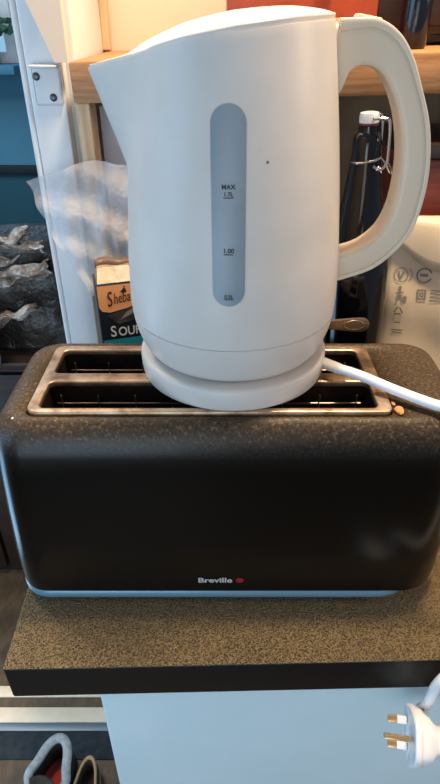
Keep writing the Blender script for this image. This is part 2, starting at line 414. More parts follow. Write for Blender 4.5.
# ------------------------------------------------------------------ cream pouch with recycling marks
M_pouch = mottled('cream_paper_foil', [(0.3, srgb(204, 184, 156)), (0.7, srgb(222, 204, 178))], 10, 0.4, bmp=0.3, bd=0.003)
M_grey_ink = mat('grey_ink', srgb(122, 120, 112), 0.6)[0]
def pouch_pt(u, v):  # u 0..1 left to right, v 0..1 bottom to top
    bulge = 0.022 * max(0, math.sin(PI * min(max(u, 0), 1))) ** 0.6 * max(0, 1 - v) ** 0.5
    x = 0.1800 + 0.17 * u - 0.005 * v + 0.0015 * math.sin(9 * v + 3) * (1 - u)
    y = 0.545 - bulge + 0.025 * v + 0.0018 * math.sin(13 * u + 7 * v) + 0.0012 * math.sin(24 * v + 5 * u)
    return Vector((x, y, CZ + 0.004 + 0.286 * v))
po_ = empty('foil_pouch', (0, 0, 0), 'cream paper pouch with folded top and printed recycling marks beside the toaster', 'pouch')
N1, N2 = 24, 30
V = [pouch_pt(i / N1, j / N2) for j in range(N2 + 1) for i in range(N1 + 1)]
V += [Vector((p.x, 0.575 + 0.0 * p.y + (0.012 * (1 - j / N2)), p.z)) for j in range(N2 + 1) for p in [pouch_pt(i / N1, j / N2) for i in range(N1 + 1)]]
F = []; W = N1 + 1; Q = W * (N2 + 1)
for j in range(N2):
    for i in range(N1):
        a = j * W + i; F.append((a, a + 1, a + W + 1, a + W)); F.append((Q + a, Q + a + W, Q + a + W + 1, Q + a + 1))
    F.append((j * W, (j + 1) * W, Q + (j + 1) * W, Q + j * W)); a = j * W + N1; F.append((a, Q + a, Q + a + W, a + W))
for i in range(N1):
    F.append((i, Q + i, Q + i + 1, i + 1)); a = N2 * W + i; F.append((a, a + 1, Q + a + 1, Q + a))
mesh_obj('pouch_body', V, F, M_pouch, po_)
# folded flap: curved lower edge
V = []; F = []
for i in range(N1 + 1):
    u = i / N1; low = 0.84 + 0.055 * math.exp(-(u / 0.16) ** 2) * 1.6 - 0.03 * math.sin(PI * u)
    for j in range(6):
        v = low + (1.003 - low) * j / 5; p = pouch_pt(u, v); V.append(p + Vector((0, -0.0035 + 0.001 * j / 5, 0.0)))
for i in range(N1):
    for j in range(5): a = i * 6 + j; F.append((a, a + 6, a + 7, a + 1))
fl = mesh_obj('flap', V, F, M_pouch, po_); md = fl.modifiers.new('s', 'SOLIDIFY'); md.thickness = 0.0012
px0, pz0 = 0.181, 1.117
def on_pouch(name, shapes, m, parent):
    V = []; F = []
    for sv, sf in shapes:
        k = len(V)
        for p in sv:
            X = 0.192 + (p.x - px0) * 1.22; Z = 1.117 + (p.y - pz0) * 1.22; v = (Z - CZ - 0.004) / 0.286; u = (X - 0.1800 + 0.005 * v) / 0.17; q = pouch_pt(u, v); V.append(Vector((q.x, q.y - 0.0009, q.z)))
        F += [tuple(k + i for i in f) for f in sf]
    return mesh_obj(name, V, F, m, parent, smooth=False)
def ring2d(cx, cy, r, w, n=28, a0=0, a1=2 * PI):
    V = []; F = []
    for i in range(n + 1):
        a = a0 + (a1 - a0) * i / n
        V += [Vector((cx + r * math.cos(a), cy + r * math.sin(a), 0)), Vector((cx + (r - w) * math.cos(a), cy + (r - w) * math.sin(a), 0))]
    for i in range(n): F.append((2 * i, 2 * i + 2, 2 * i + 3, 2 * i + 1))
    return V, F
def poly2d(pts): return [Vector((x, y, 0)) for x, y in pts], [tuple(range(len(pts)))]
def rect2d(x0, x1, y0, y1): return poly2d([(x0, y0), (x1, y0), (x1, y1), (x0, y1)])
def line2d(x0, y0, x1, y1, w):
    d = Vector((x1 - x0, y1 - y0)); n = Vector((-d.y, d.x)).normalized() * w / 2
    return poly2d([(x0 - n.x, y0 - n.y), (x1 - n.x, y1 - n.y), (x1 + n.x, y1 + n.y), (x0 + n.x, y0 + n.y)])
sh_ = [ring2d(px0, pz0, 0.0062, 0.0007), line2d(px0 - 0.0025, pz0 + 0.003, px0 - 0.0005, pz0 - 0.003, 0.0014), line2d(px0 - 0.0005, pz0 - 0.003, px0 + 0.0025, pz0 + 0.003, 0.0014),
       ring2d(px0 + 0.0035, pz0, 0.0062, 0.0006, 14, -PI / 3, PI / 3)]
on_pouch('print_mark', sh_, M_grey_ink, po_)
on_pouch('print_mark', [ring2d(px0 + 0.0195, pz0, 0.0068, 0.0016, 24, 0.4, 2 * PI - 0.4), poly2d([(px0 + 0.016, pz0 - 0.001), (px0 + 0.0225, pz0 - 0.001), (px0 + 0.0225, pz0 + 0.0015), (px0 + 0.016, pz0 + 0.0015)])], M_grey_ink, po_)
# bin figure mark
zb = pz0 - 0.0165
on_pouch('print_mark', [line2d(px0, zb + 0.004, px0, zb - 0.001, 0.0018), line2d(px0 - 0.003, zb - 0.0055, px0, zb, 0.0014), line2d(px0 + 0.003, zb - 0.0055, px0, zb, 0.0014), ring2d(px0, zb + 0.0058, 0.0015, 0.0014, 14),
                        rect2d(px0 + 0.003, px0 + 0.0062, zb - 0.0055, zb - 0.0015), line2d(px0 - 0.0035, zb + 0.001, px0 + 0.0035, zb + 0.002, 0.0012)], M_grey_ink, po_)
on_pouch('print_mark', [rect2d(px0 + 0.0145, px0 + 0.0225, zb + 0.003, zb + 0.0045), rect2d(px0 + 0.0145, px0 + 0.0225, zb - 0.0045, zb - 0.003), rect2d(px0 + 0.0145, px0 + 0.016, zb - 0.003, zb + 0.003), rect2d(px0 + 0.021, px0 + 0.0225, zb - 0.003, zb + 0.003), ring2d(px0 + 0.0185, zb, 0.002, 0.001, 12)]
         + [rect2d(px0 + 0.026, px0 + 0.05, zb + 0.0035 - k * 0.003, zb + 0.0045 - k * 0.003) for k in range(4)], M_grey_ink, po_)
# recycling triangle
zt = pz0 - 0.031; tri = [(px0 - 0.0045, zt - 0.003), (px0 + 0.0045, zt - 0.003), (px0, zt + 0.0045)]
ss = []
for i in range(3):
    a = Vector(tri[i]); b_ = Vector(tri[(i + 1) % 3]); d = b_ - a; p = a + d * 0.12; q = a + d * 0.8
    ss.append(line2d(p.x, p.y, q.x, q.y, 0.0013))
on_pouch('print_mark', ss, M_grey_ink, po_)
on_pouch('print_mark', [rect2d(px0 - 0.002, px0 + 0.003, zt - 0.0115, zt - 0.0105), rect2d(px0 - 0.004, px0 + 0.006, zt - 0.019, zt - 0.0178), rect2d(px0 - 0.003, px0 + 0.005, zt - 0.021, zt - 0.0200)], M_grey_ink, po_)

# ------------------------------------------------------------------ cat food box
M_bxblack = mat('box_black_card', srgb(22, 26, 32), 0.35)[0]
M_bxorange = mottled('box_orange_print', [(0.3, srgb(222, 146, 92)), (0.7, srgb(236, 168, 112))], 14, 0.35)
M_bxteal = mat('box_teal_print', srgb(24, 128, 140), 0.4)[0]
M_bxgrey = mottled('box_grey_print', [(0.35, srgb(44, 44, 46)), (0.7, srgb(82, 80, 78))], 40, 0.4)
M_gold = mottled('box_gold_foil', [(0.3, srgb(78, 62, 44)), (0.7, srgb(168, 146, 112))], 60, 0.35)
M_white_ink = mat('pale_ink', srgb(196, 200, 196), 0.5)[0]
M_brown_ink = mat('brown_ink', srgb(66, 26, 16), 0.5)[0]
bx = empty('cat_food_box', (-0.1305, 0.55, CZ), 'black and orange cat food carton behind the toaster left of the kettle', 'box', rz=math.radians(17))
H_ = 0.237
box('carton', 0, 0.12, 0, 0.034, 0, H_ - 0.012, M_bxblack, bx, bev=0.0012)
# sloping foil shoulder and crimped top
V = [Vector(p) for p in [(0.002, 0.001, H_ - 0.012), (0.119, 0.001, H_ - 0.012), (0.119, 0.033, H_ - 0.012), (0.002, 0.033, H_ - 0.012), (0.005, 0.017, H_), (0.117, 0.017, H_), (0.117, 0.029, H_), (0.005, 0.029, H_)]]
mesh_obj('lid', V, [(0, 1, 5, 4), (1, 2, 6, 5), (2, 3, 7, 6), (3, 0, 4, 7), (4, 5, 6, 7), (0, 3, 2, 1)], M_gold, bx, smooth=False)
n = 24; V = []; F = []
for i in range(n + 1):
    x = 0.004 + 0.112 * i / n; y = 0.021 + 0.003 * math.sin(i * 0.9)
    V += [Vector((x, y, H_ - 0.001)), Vector((x, y + 0.006, H_ + 0.006 + 0.0012 * math.sin(i * 0.6)))]
for i in range(n): F.append((2 * i, 2 * i + 2, 2 * i + 3, 2 * i + 1))
fp = mesh_obj('top_flap', V, F, mat('box_brown_flap', srgb(92, 72, 58), 0.5)[0], bx); md = fp.modifiers.new('s', 'SOLIDIFY'); md.thickness = 0.0015
def facep(name, polys, m, dy):
    V = []; F = []
    for sv, sf in polys:
        k = len(V); V += [Vector((p.x, -dy, p.y)) for p in sv]; F += [tuple(k + i for i in f) for f in sf]
    return mesh_obj(name, V, F, m, bx, smooth=False)
zo = H_ - 0.014
facep('orange_panel', [poly2d([(0.001, zo)] + [(0.119, zo)] + [(0.119, zo - 0.012), (0.06, zo - 0.020)] + [(0.03, zo - 0.028), (0.012, zo - 0.031), (0.004, zo - 0.029), (0.001, zo - 0.024)])], M_bxorange, 0.0004)
facep('grey_swirl', [poly2d([(0.008, zo - 0.034), (0.03, zo - 0.029), (0.06, zo - 0.021), (0.06, zo - 0.034), (0.045, zo - 0.042), (0.02, zo - 0.046)]),], M_bxgrey, 0.0003)
facep('pale_streak', [poly2d([(0.022, zo - 0.041), (0.030, zo - 0.032), (0.046, zo - 0.025), (0.048, zo - 0.0275), (0.034, zo - 0.036)])], mat('box_pale_print', srgb(128, 124, 118), 0.5)[0], 0.0006)
facep('teal_band', [rect2d(0.001, 0.119, zo - 0.100, zo - 0.064)], M_bxteal, 0.0004)
def shift(VF, x, y, rot=0):
    c, s = math.cos(rot), math.sin(rot)
    return [Vector((x + v.x * c - v.y * s, y + v.x * s + v.y * c, 0)) for v in VF[0]], VF[1]
facep('lettering', [shift(text_mesh('S', 0.024, 0.56, 0.3, 0.0001, 'LEFT'), 0.009, zo - 0.0170, 0.12), shift(text_mesh('heba', 0.0172, 0.56, 0.3, 0.0001, 'LEFT'), 0.0165, zo - 0.0165, 0.12)], M_brown_ink, 0.0009)
facep('lettering', [shift(text_mesh('S', 0.0185, 0.8, 0, 0.0002, 'LEFT'), 0.0100, zo - 0.0545), shift(text_mesh('OUP', 0.0150, 0.82, 0, 0.0002, 'LEFT'), 0.0185, zo - 0.0555)], M_white_ink, 0.0009)
# little sitting cat outline above the word
cat = [(0, 0), (0.005, 0), (0.0052, 0.002), (0.0042, 0.004), (0.0036, 0.0055), (0.0042, 0.0075), (0.0036, 0.0072), (0.003, 0.0078), (0.0022, 0.0068), (0.0024, 0.0055), (0.001, 0.004), (-0.0005, 0.0022), (-0.002, 0.0015)]
facep('cat_emblem', [poly2d([(0.0265 + x, zo - 0.0095 + y) for x, y in cat])], M_brown_ink, 0.0009)

# ------------------------------------------------------------------ clear plastic bag
def bag_mat():
    m = bpy.data.materials.new('clear_plastic_film'); m.use_nodes = True; nt = m.node_tree
    b = nt.nodes['Principled BSDF']; b.inputs['Base Color'].default_value = srgb(225, 222, 224); b.inputs['Roughness'].default_value = 0.18
    v = coords(nt); f = noise(nt, v, 26, 5, 0.6)
    nt.links.new(ramp(nt, f, [(0.3, (0.34, 0.34, 0.34, 1)), (0.5, (0.48, 0.48, 0.48, 1)), (0.72, (0.7, 0.7, 0.7, 1))]), b.inputs['Alpha'])
    bump(nt, b, f, 0.8, 0.006)
    return m
M_bag = bag_mat()
NB, MB_ = 40, 44
V = []; F = []
L = [(0.0, -0.2097), (0.2, -0.2023), (0.5, -0.1876), (0.8, -0.1665), (1, -0.1538)]
for j in range(MB_ + 1):
    v = j / MB_
    xl = lerp_table(L, v) + 0.0015 * math.sin(v * 23); xr = -0.037 - 0.053 * v
    for i in range(NB + 1):
        u = i / NB
        ztop = 1.1957 + 0.019 * smooth01(u / 0.35) + 0.002 * math.sin(u * 18)
        z = ztop + (1.064 - 0.01 * u - ztop) * v
        x = xl + (xr - xl) * u
        y = 0.6300 - 0.002 * v + 0.0022 * math.sin(u * 17 + v * 6) + 0.0018 * math.sin(v * 19 - u * 8) + 0.0010 * math.sin(u * 41 + 11 * v)
        V.append(Vector((x, y, z)))
for j in range(MB_):
    for i in range(NB): a = j * (NB + 1) + i; F.append((a, a + 1, a + NB + 2, a + NB + 1))
cb = empty('plastic_bag', (0, 0, 0), 'crinkled clear plastic bag hanging between the door frame and the kettle', 'bag')
mesh_obj('bag_film', V, F, M_bag, cb)
VB = []; FB = []
for j in range(21):
    for i in range(17):
        p = V[(2 + 2 * j) * (NB + 1) + 21 + i]
        VB.append(Vector((p.x, p.y + 0.0005 + 0.050 * (math.sin(PI * j / 20) * math.sin(PI * i / 16) + 1e-9) ** 0.45, p.z)))
for j in range(20):
    for i in range(16): a = j * 17 + i; FB.append((a, a + 1, a + 18, a + 17))
mesh_obj('bag_back', VB, FB, M_bag, cb)
V, F = tube([(-0.095, 0.630, 1.212), (-0.080, 0.631, 1.24), (-0.062, 0.633, 1.2595), (-0.050, 0.631, 1.24), (-0.045, 0.630, 1.212)], 0.0022, 10, 6)
mesh_obj('bag_handle', V, F, M_bag, cb)
hk = tube([(-0.062, 0.633, 1.276), (-0.062, 0.633, 1.268), (-0.062, 0.629, 1.262), (-0.062, 0.633, 1.257), (-0.062, 0.637, 1.261)], 0.0012, 8, 5)
ho = mesh_obj('screw_hook', hk[0], hk[1], M_metal); tag(ho, 'small steel hook under the shelf edge holding the clear plastic bag', 'hook')
sb = bmesh.new(); bmesh.ops.create_uvsphere(sb, u_segments=24, v_segments=16, radius=0.014)
for v in sb.verts:
    a = math.atan2(v.co.y, v.co.x); s = 1 + 0.05 * math.cos(6 * a); v.co.x *= s * 0.9; v.co.y *= s * 0.8; v.co.z *= 1.15
    if v.co.z > 0.01: v.co.x *= 0.6; v.co.y *= 0.6; v.co.z += 0.004
o = bm_obj('garlic_bulb', sb, mottled('beige_skin', [(0.3, srgb(176, 146, 116)), (0.7, srgb(206, 180, 152))], 60, 0.6), smooth=True, loc=(-0.115, 0.656, 1.128))
tag(o, 'rounded beige bulb seen through the clear plastic bag', 'food')

# ------------------------------------------------------------------ dark bag pile beyond the doorway
fc = empty('low_cabinet', (-0.62, 1.28, 0), 'dark low cabinet standing beyond the doorway', 'cabinet')
box('body', -0.35, 0.38, -0.2, 0.25, 0, 0.70, M_darkwood, fc, bev=0.004)
box('door', -0.34, 0.01, -0.215, -0.201, 0.03, 0.68, M_darkwood, fc, bev=0.004)
box('door', 0.02, 0.37, -0.215, -0.201, 0.03, 0.68, M_darkwood, fc, bev=0.004)
box('worktop', -0.36, 0.39, -0.23, 0.26, 0.7005, 0.72, M_darkwood, fc, bev=0.004)
M_sack = mottled('dark_grey_bag', [(0.3, srgb(26, 24, 24)), (0.55, srgb(50, 44, 40)), (0.72, srgb(84, 76, 70))], 14, 0.35, bmp=1.0, bd=0.02)
M_foil = mottled('crinkled_foil', [(0.3, srgb(58, 48, 42)), (0.5, srgb(128, 110, 98)), (0.7, srgb(215, 208, 200))], 30, 0.3, bmp=0.8, bd=0.01)
M_bluecloth = mottled('blue_grey_cloth', [(0.3, srgb(74, 92, 112)), (0.7, srgb(140, 158, 178))], 24, 0.7, bmp=0.6, bd=0.01)
dbg = empty('refuse_bag', (-0.44, 1.19, 0.72), 'dark grey crumpled bag with foil folds at its top beyond the doorway', 'bag')
rows = []
for j in range(27):
    v = j / 26; row = []
    for i in range(48):
        a = 2 * PI * i / 48
        sx = abs(math.cos(a)) ** 0.55 * (1 if math.cos(a) > 0 else -1); sy = abs(math.sin(a)) ** 0.55 * (1 if math.sin(a) > 0 else -1)
        s = 1 + 0.04 * math.sin(5 * a + 7 * v) + 0.035 * math.sin(11 * a - 9 * v) + 0.03 * math.sin(17 * v + 2 * a)
        w_ = 0.155 - 0.05 * v ** 2
        row.append(Vector((w_ * sx * s, 0.085 * sy * s, 0.235 * v)))
    rows.append(row)
rows.append([Vector((p.x * 0.7, p.y * 0.6, 0.240)) for p in rows[-1]]); rows.append([Vector((p.x * 0.2, p.y * 0.2, 0.228)) for p in rows[-1]])
V, F = rings(rows, cap0=True, cap1=True); mesh_obj('bag_body', V, F, M_sack, dbg)
for k_, (x0, x1, z0, z1, dy, wd_) in enumerate([(-0.15, 0.045, 0.19, 0.275, -0.05, 0.05), (-0.15, 0.075, 0.175, 0.255, -0.07, 0.04), (-0.15, 0.085, 0.165, 0.215, -0.088, 0.045), (-0.15, 0.05, 0.05, 0.125, -0.100, 0.022)]):
    V = []; F = []; n = 30
    for i in range(n + 1):
        u = i / n; x = x0 + (x1 - x0) * u; z = z0 + (z1 - z0) * u + 0.004 * math.sin(u * 22 + k_ * 2)
        for q in range(8):
            t = q / 7; V.append(Vector((x + 0.010 * t + 0.005 * math.sin(q * 2.3 + k_), dy - 0.014 * math.sin(PI * t) + 0.003 * math.sin(13 * u + 1.9 * q), z - wd_ * t * (1 - 0.25 * u) + 0.003 * math.sin(31 * u + q))))
    for i in range(n):
        for q in range(7): a = i * 8 + q; F.append((a, a + 8, a + 9, a + 1))
    o = mesh_obj('foil_fold', V, F, M_foil, dbg, smooth=False); md = o.modifiers.new('s', 'SOLIDIFY'); md.thickness = 0.003
bc = empty('folded_cloth', (-0.53, 1.042, 0.72), 'blue-grey folded cloth in front of the dark crumpled bag', 'cloth')
rows = []
for j in range(15):
    v = j / 14; rows.append([Vector((0.055 * abs(math.cos(a)) ** .5 * (1 if math.cos(a) > 0 else -1) * (1 + 0.08 * math.sin(14 * v)), 0.020 * math.sin(a) * (1 + 0.25 * math.sin(15 * v)), 0.125 * v + 0.006 * math.sin(a * 3 + 4 * v))) for a in [i * 2 * PI / 30 for i in range(30)]])
V, F = rings(rows, cap0=True, cap1=True); mesh_obj('cloth_fold', V, F, M_bluecloth, bc)

# ------------------------------------------------------------------ TOASTER
TX, TY = 0.0015, 0.3995
def rrect(hx, y0, y1, r, z, cx=0.0, n=10, nx=28, ny=14, xr=0.0, rr=None):
    pts = []
    x0, x1 = cx - hx, cx + hx + xr; rr = rr or r
    def seg(a, b, k): return [(a[0] + (b[0] - a[0]) * i / k, a[1] + (b[1] - a[1]) * i / k) for i in range(k)]
    def arc_(c, a0, r=r): return [(c[0] + r * math.cos(a0 + PI / 2 * i / n), c[1] + r * math.sin(a0 + PI / 2 * i / n)) for i in range(n)]
    pts += seg((x0 + r, y0), (x1 - rr, y0), nx) + arc_((x1 - rr, y0 + rr), -PI / 2, rr) + seg((x1, y0 + rr), (x1, y1 - r), ny) + arc_((x1 - r, y1 - r), 0)
    pts += seg((x1 - r, y1), (x0 + r, y1), nx) + arc_((x0 + r, y1 - r), PI / 2) + seg((x0, y1 - r), (x0, y0 + r), ny) + arc_((x0 + r, y0 + r), PI)
    return [Vector((x - TX, y - TY, z - CZ)) for x, y in pts]
ts = empty('toaster', (TX, TY, CZ), 'long black four-slice toaster on the worktop with the kettle standing on it', 'toaster')
LAY = [(0.903, 0.1870, 0.3290, 0.470, 0.026), (0.915, 0.1873, 0.3280, 0.471, 0.026), (0.95, 0.1868, 0.3275, 0.471, 0.026), (1.00, 0.1845, 0.3272, 0.4705, 0.026),
       (1.04, 0.1820, 0.3274, 0.470, 0.026), (1.060, 0.1803, 0.3280, 0.4695, 0.026), (1.070, 0.1788, 0.3292, 0.4685, 0.025), (1.078, 0.1765, 0.3312, 0.467, 0.025), (1.0840, 0.1737, 0.3338, 0.465, 0.024),
       (1.0880, 0.1702, 0.3365, 0.4625, 0.022), (1.0900, 0.1660, 0.3395, 0.4595, 0.020), (1.0905, 0.162, 0.3415, 0.457, 0.018)]
rows = [rrect(hx, a, b, r, z, TX, xr=0.018, rr=r + 0.016) for z, hx, a, b, r in LAY]
OC = -0.0080
rows += [rrect(0.1418, 0.3432, 0.4510, 0.010, 1.0905, OC), rrect(0.1412, 0.3438, 0.4504, 0.010, 1.0885, OC), rrect(0.1412, 0.3438, 0.4504, 0.010, 1.075, OC)]
V, F = rings(rows); body = mesh_obj('housing', V, F, M_toaster, ts)
rows = [rrect(0.1790, 0.337, 0.462, 0.025, 0.894, TX, xr=-0.001, rr=0.044), rrect(0.1860, 0.3300, 0.4695, 0.029, 0.893, TX, xr=-0.001, rr=0.044), rrect(0.1882, 0.3275, 0.4715, 0.030, 0.8955, TX, xr=-0.001, rr=0.044), rrect(0.1884, 0.3272, 0.4718, 0.030, 0.9000, TX, xr=-0.001, rr=0.044), rrect(0.1870, 0.3285, 0.4705, 0.030, 0.9030, TX, xr=-0.001, rr=0.044), rrect(0.1790, 0.337, 0.462, 0.025, 0.9032, TX, xr=-0.001, rr=0.044)]
V, F = rings(rows, cap0=True, cap1=True); mesh_obj('base_trim', V, F, M_trim, ts, autosmooth=50)
for sx in (-0.14, 0.14):
    for sy in (-0.045, 0.045):
        fb = bmesh.new(); bmesh.ops.create_cone(fb, cap_ends=True, segments=20, radius1=0.010, radius2=0.012, depth=0.0087)
        bm_obj('foot', fb, M_rubber, ts, smooth=True, loc=(sx, sy, 0.0043))
# slot frame plate with two openings (curve with holes -> mesh)
def rr_pts(x0, x1, y0, y1, r, n=6):
    out = []
    for (cx, cy, a0) in ((x1 - r, y1 - r, 0), (x0 + r, y1 - r, PI / 2), (x0 + r, y0 + r, PI), (x1 - r, y0 + r, 3 * PI / 2)):
        for i in range(n + 1): a = a0 + PI / 2 * i / n; out.append((cx + r * math.cos(a), cy + r * math.sin(a)))
    return out
cu = bpy.data.curves.new('frame', 'CURVE'); cu.dimensions = '2D'; cu.fill_mode = 'BOTH'; cu.extrude = 0.0014; cu.bevel_depth = 0.0013; cu.bevel_resolution = 3; cu.offset = -0.0013
SLOTS = [(0.3508, 0.3880), (0.4015, 0.4405)]
for pts in [rr_pts(-0.1482, 0.1322, 0.3450, 0.4492, 0.008)] + [rr_pts(-0.1395, 0.1215, a, b, 0.005)[::-1] for a, b in SLOTS]:
    s = cu.splines.new('POLY'); s.points.add(len(pts) - 1); s.use_cyclic_u = True
    for p, q in zip(s.points, pts): p.co = (q[0] - TX, q[1] - TY, 0, 1)
tmp = bpy.data.objects.new('tmp', cu); C.objects.link(tmp); bpy.context.view_layer.update()
me = bpy.data.meshes.new_from_object(tmp.evaluated_get(bpy.context.evaluated_depsgraph_get())); bpy.data.objects.remove(tmp)
bm = bmesh.new(); bm.from_mesh(me); bmesh.ops.remove_doubles(bm, verts=bm.verts, dist=1e-5)
fr = bm_obj('slot_frame', bm, M_frame, ts, smooth=True, loc=(0, 0, 1.0905 - CZ + 0.0005), autosmooth=28)
for a, b in SLOTS:
    x0, x1, z0, z1 = -0.1405 - TX, 0.1225 - TX, 0.945 - CZ, 1.088 - CZ
    a_, b_ = a - TY - 0.001, b - TY + 0.001
    V = [Vector(p) for p in [(x0, a_, z1), (x1, a_, z1), (x1, b_, z1), (x0, b_, z1), (x0, a_, z0), (x1, a_, z0), (x1, b_, z0), (x0, b_, z0)]]
    wl = mesh_obj('slot_well', V, [(0, 1, 5, 4), (1, 2, 6, 5), (2, 3, 7, 6), (3, 0, 4, 7), (4, 5, 6, 7)], M_well, ts, smooth=False)
    wires = bmesh.new()
    for yy in (a_ + 0.007, b_ - 0.007):
        for zz in (0.012, 0.04, 0.07):
            add_tube(wires, [(x0 + 0.006, yy, z1 - zz), ((x0 + x1) / 2, yy, z1 - zz), (x1 - 0.006, yy, z1 - zz)], 0.0008, 2, 8)
        for q in range(9):
            xx = x0 + 0.010 + (x1 - x0 - 0.020) * q / 8
            add_tube(wires, [(xx, yy, z1 - 0.004), (xx, yy, z1 - 0.06), (xx, yy, z1 - 0.12)], 0.0007, 1, 8)
    bm_obj('bread_guide', wires, M_wire, wl, smooth=True)
# lettering + red badge on the front
def front_y(z):
    return lerp_table([(l[0], l[2]) for l in LAY], z)
V, F = text_mesh('Breville', 0.0092, 1.12, 0, 0.00025)
mesh_obj('brand_lettering', [Vector((v.x - 0.0045 - TX, front_y(0.9195 + v.y) - TY - 0.0006, v.y + 0.9195 - CZ)) for v in V], F, mat('silver_print', srgb(178, 180, 178), 0.4)[0], ts, smooth=False)
bs = [ring2d(0.0178, 0.9197, 0.0033, 0.0010, 24), ring2d(0.0178, 0.9197, 0.0016, 0.0015, 16), rect2d(0.0185, 0.0215, 0.9190, 0.9204)]
V = []; F = []
for sv, sf in bs:
    k = len(V); V += [Vector((p.x - TX, front_y(p.y) - TY - 0.0006, p.y - CZ)) for p in sv]; F += [tuple(k + i for i in f) for f in sf]
mesh_obj('red_badge', V, F, mat('red_print', srgb(176, 34, 44), 0.4)[0], ts, smooth=False)
# side control panel on the right end (lever and dial)
cp = box('control_panel', 0.195, 0.2075, -0.010, 0.040, 0.03, 0.150, M_rubber, ts, bev=0.002)
lv = box('lever', 0.2075, 0.224, 0.003, 0.027, 0.115, 0.127, M_rubber, ts, bev=0.003)
# crumbs by the frame corner
crumb_spots = [(0.1370, 0.3490, 0.0060, 'larger orange crumb at the front right corner of the slot frame'), (0.1350, 0.3590, 0.0030, 'small orange crumb under the kettle cord by the slot frame'),
               (-0.1560, 0.3400, 0.0016, 'tiny pale crumb on the front left shoulder of the toaster')]
for x, y, s, lb in crumb_spots:
    cbm = bmesh.new(); bmesh.ops.create_icosphere(cbm, subdivisions=2, radius=s)
    for v in cbm.verts: v.co.x *= 0.55 + random.uniform(-.1, .1); v.co.z *= 0.3; v.co.y *= 0.9 + random.uniform(-.15, .15)
    o = bm_obj('bread_crumb', cbm, M_crumb if s > 0.002 else M_white_ink, smooth=False, loc=(x, y, 1.0910 + s * 0.25)); tag(o, lb, 'crumb', 'crumbs on the toaster top')

# ------------------------------------------------------------------ KETTLE
KX, KY, KZ = 0.0112, 0.4215, 1.0938
kt = empty('kettle', (KX, KY, KZ), 'white plastic jug kettle with grey water gauge standing on the black toaster', 'kettle')
kt.rotation_euler = (0, math.radians(-0.6), 0)
RT = [(0.0205, 0.0660), (0.0225, 0.0715), (0.0270, 0.0752), (0.034, 0.0785), (0.042, 0.0812), (0.050, 0.0828), (0.0538, 0.0833), (0.0543, 0.0823), (0.0550, 0.0823), (0.0555, 0.0836), (0.065, 0.0840), (0.08, 0.0838), (0.10, 0.0828), (0.12, 0.0814),
      (0.14, 0.0797), (0.16, 0.0776), (0.18, 0.0752), (0.20, 0.0725), (0.22, 0.0697), (0.24, 0.0668), (0.26, 0.0640)]
RT = [(h, r * (0.962 if h > 0.1 else 0.968)) for h, r in RT]
def Rk(h): return lerp_table(RT, h)
def rimh(x): return lerp_table([(-0.10, 0.2205), (-0.064, 0.2285), (-0.03, 0.2365), (0.0, 0.2412), (0.035, 0.2448), (0.064, 0.2462), (0.1, 0.2462)], x)
def tipx(h): # spout reach beyond the body radius
    return 0.0315 * max(0.0, min(1.0, (h - 0.160) / 0.066)) ** 0.95
def krad(phi, h, R, ext):
    d = abs((phi - PI + PI) % (2 * PI) - PI)  # angle from the -x direction
    d = abs(((phi - PI) + PI) % (2 * PI) - PI)
    if ext <= 1e-5: return R
    T = R + ext; dt = math.acos(R / T)
    if d < dt:
        r = R / math.cos(dt - d)
        return r - 0.0012 * math.exp(-(d / 0.03) ** 2) * min(1, ext / 0.01)
    return R
NP = 160
PH = []
for i in range(NP): # denser near the spout
    PH.append(2 * PI * i / NP)
def ksurf(phi, h, off=0.0):
    r = krad(phi, h, Rk(h), tipx(h)) + off
    return Vector((r * math.cos(phi), r * math.sin(phi), h))
levels = [r[0] for r in RT if r[0] < 0.0999] + [0.10 + 0.005 * i for i in range(9)]
rows = [[ksurf(p, h) for p in PH] for h in levels]
h0 = levels[-1]
NT = 24
for k in range(1, NT + 1):
    t = k / NT; row = []
    for p in PH:
        hr = 0.241
        for _ in range(6):
            q = ksurf(p, h0 + (hr - h0)); hr = rimh(q.x)
        h = h0 + (hr - h0) * t
        row.append(ksurf(p, h))
    rows.append(row)
rim = rows[-1]
def inset(row, s, dz):
    return [Vector((v.x * s, v.y * s, v.z + dz)) for v in row]
rows.append([Vector((v.x - 0.0006 * v.x / v.length, v.y - 0.0006 * v.y / v.length, v.z + 0.0006)) for v in rim])
rows.append(inset(rim, 0.975, 0.0006)); rows.append(inset(rim, 0.965, -0.001)); rows.append(inset(rim, 0.955, -0.010))
V, F = rings(rows, cap0=True); mesh_obj('jug_body', V, F, M_kettle, kt, autosmooth=60)
# lid
rows = [[Vector((v.x * 0.985, v.y * 0.985, rimh(v.x) - 0.004)) for v in rim]]
for k in range(18):
    s = 0.988 if k == 0 else 0.986 * (1 - (k - 1) / 16 * 0.985)
    row = []
    for v in rim:
        x, y = v.x * s, v.y * s; rr = math.hypot(x, y) / 0.0655
        dome = 0.0092 * max(0, 1 - rr ** 2) ** 0.62
        row.append(Vector((x, y, rimh(x) + (0.0010 if k == 0 else 0.0018) + dome)))
    rows.append(row)
V, F = rings(rows, cap1=True); lid = mesh_obj('lid', V, F, M_kettle, kt, autosmooth=70)
# power base
prof = [(0.060, 0.0), (0.0755, 0.0), (0.0764, 0.0006), (0.0770, 0.0020), (0.0778, 0.011), (0.0778, 0.0165), (0.0770, 0.0185), (0.0750, 0.0195), (0.070, 0.0200), (0.062, 0.0202)]
V, F = rings(lathe(prof, 96), cap0=True, cap1=True); pb = mesh_obj('power_base', V, F, M_kettle, kt, autosmooth=60)
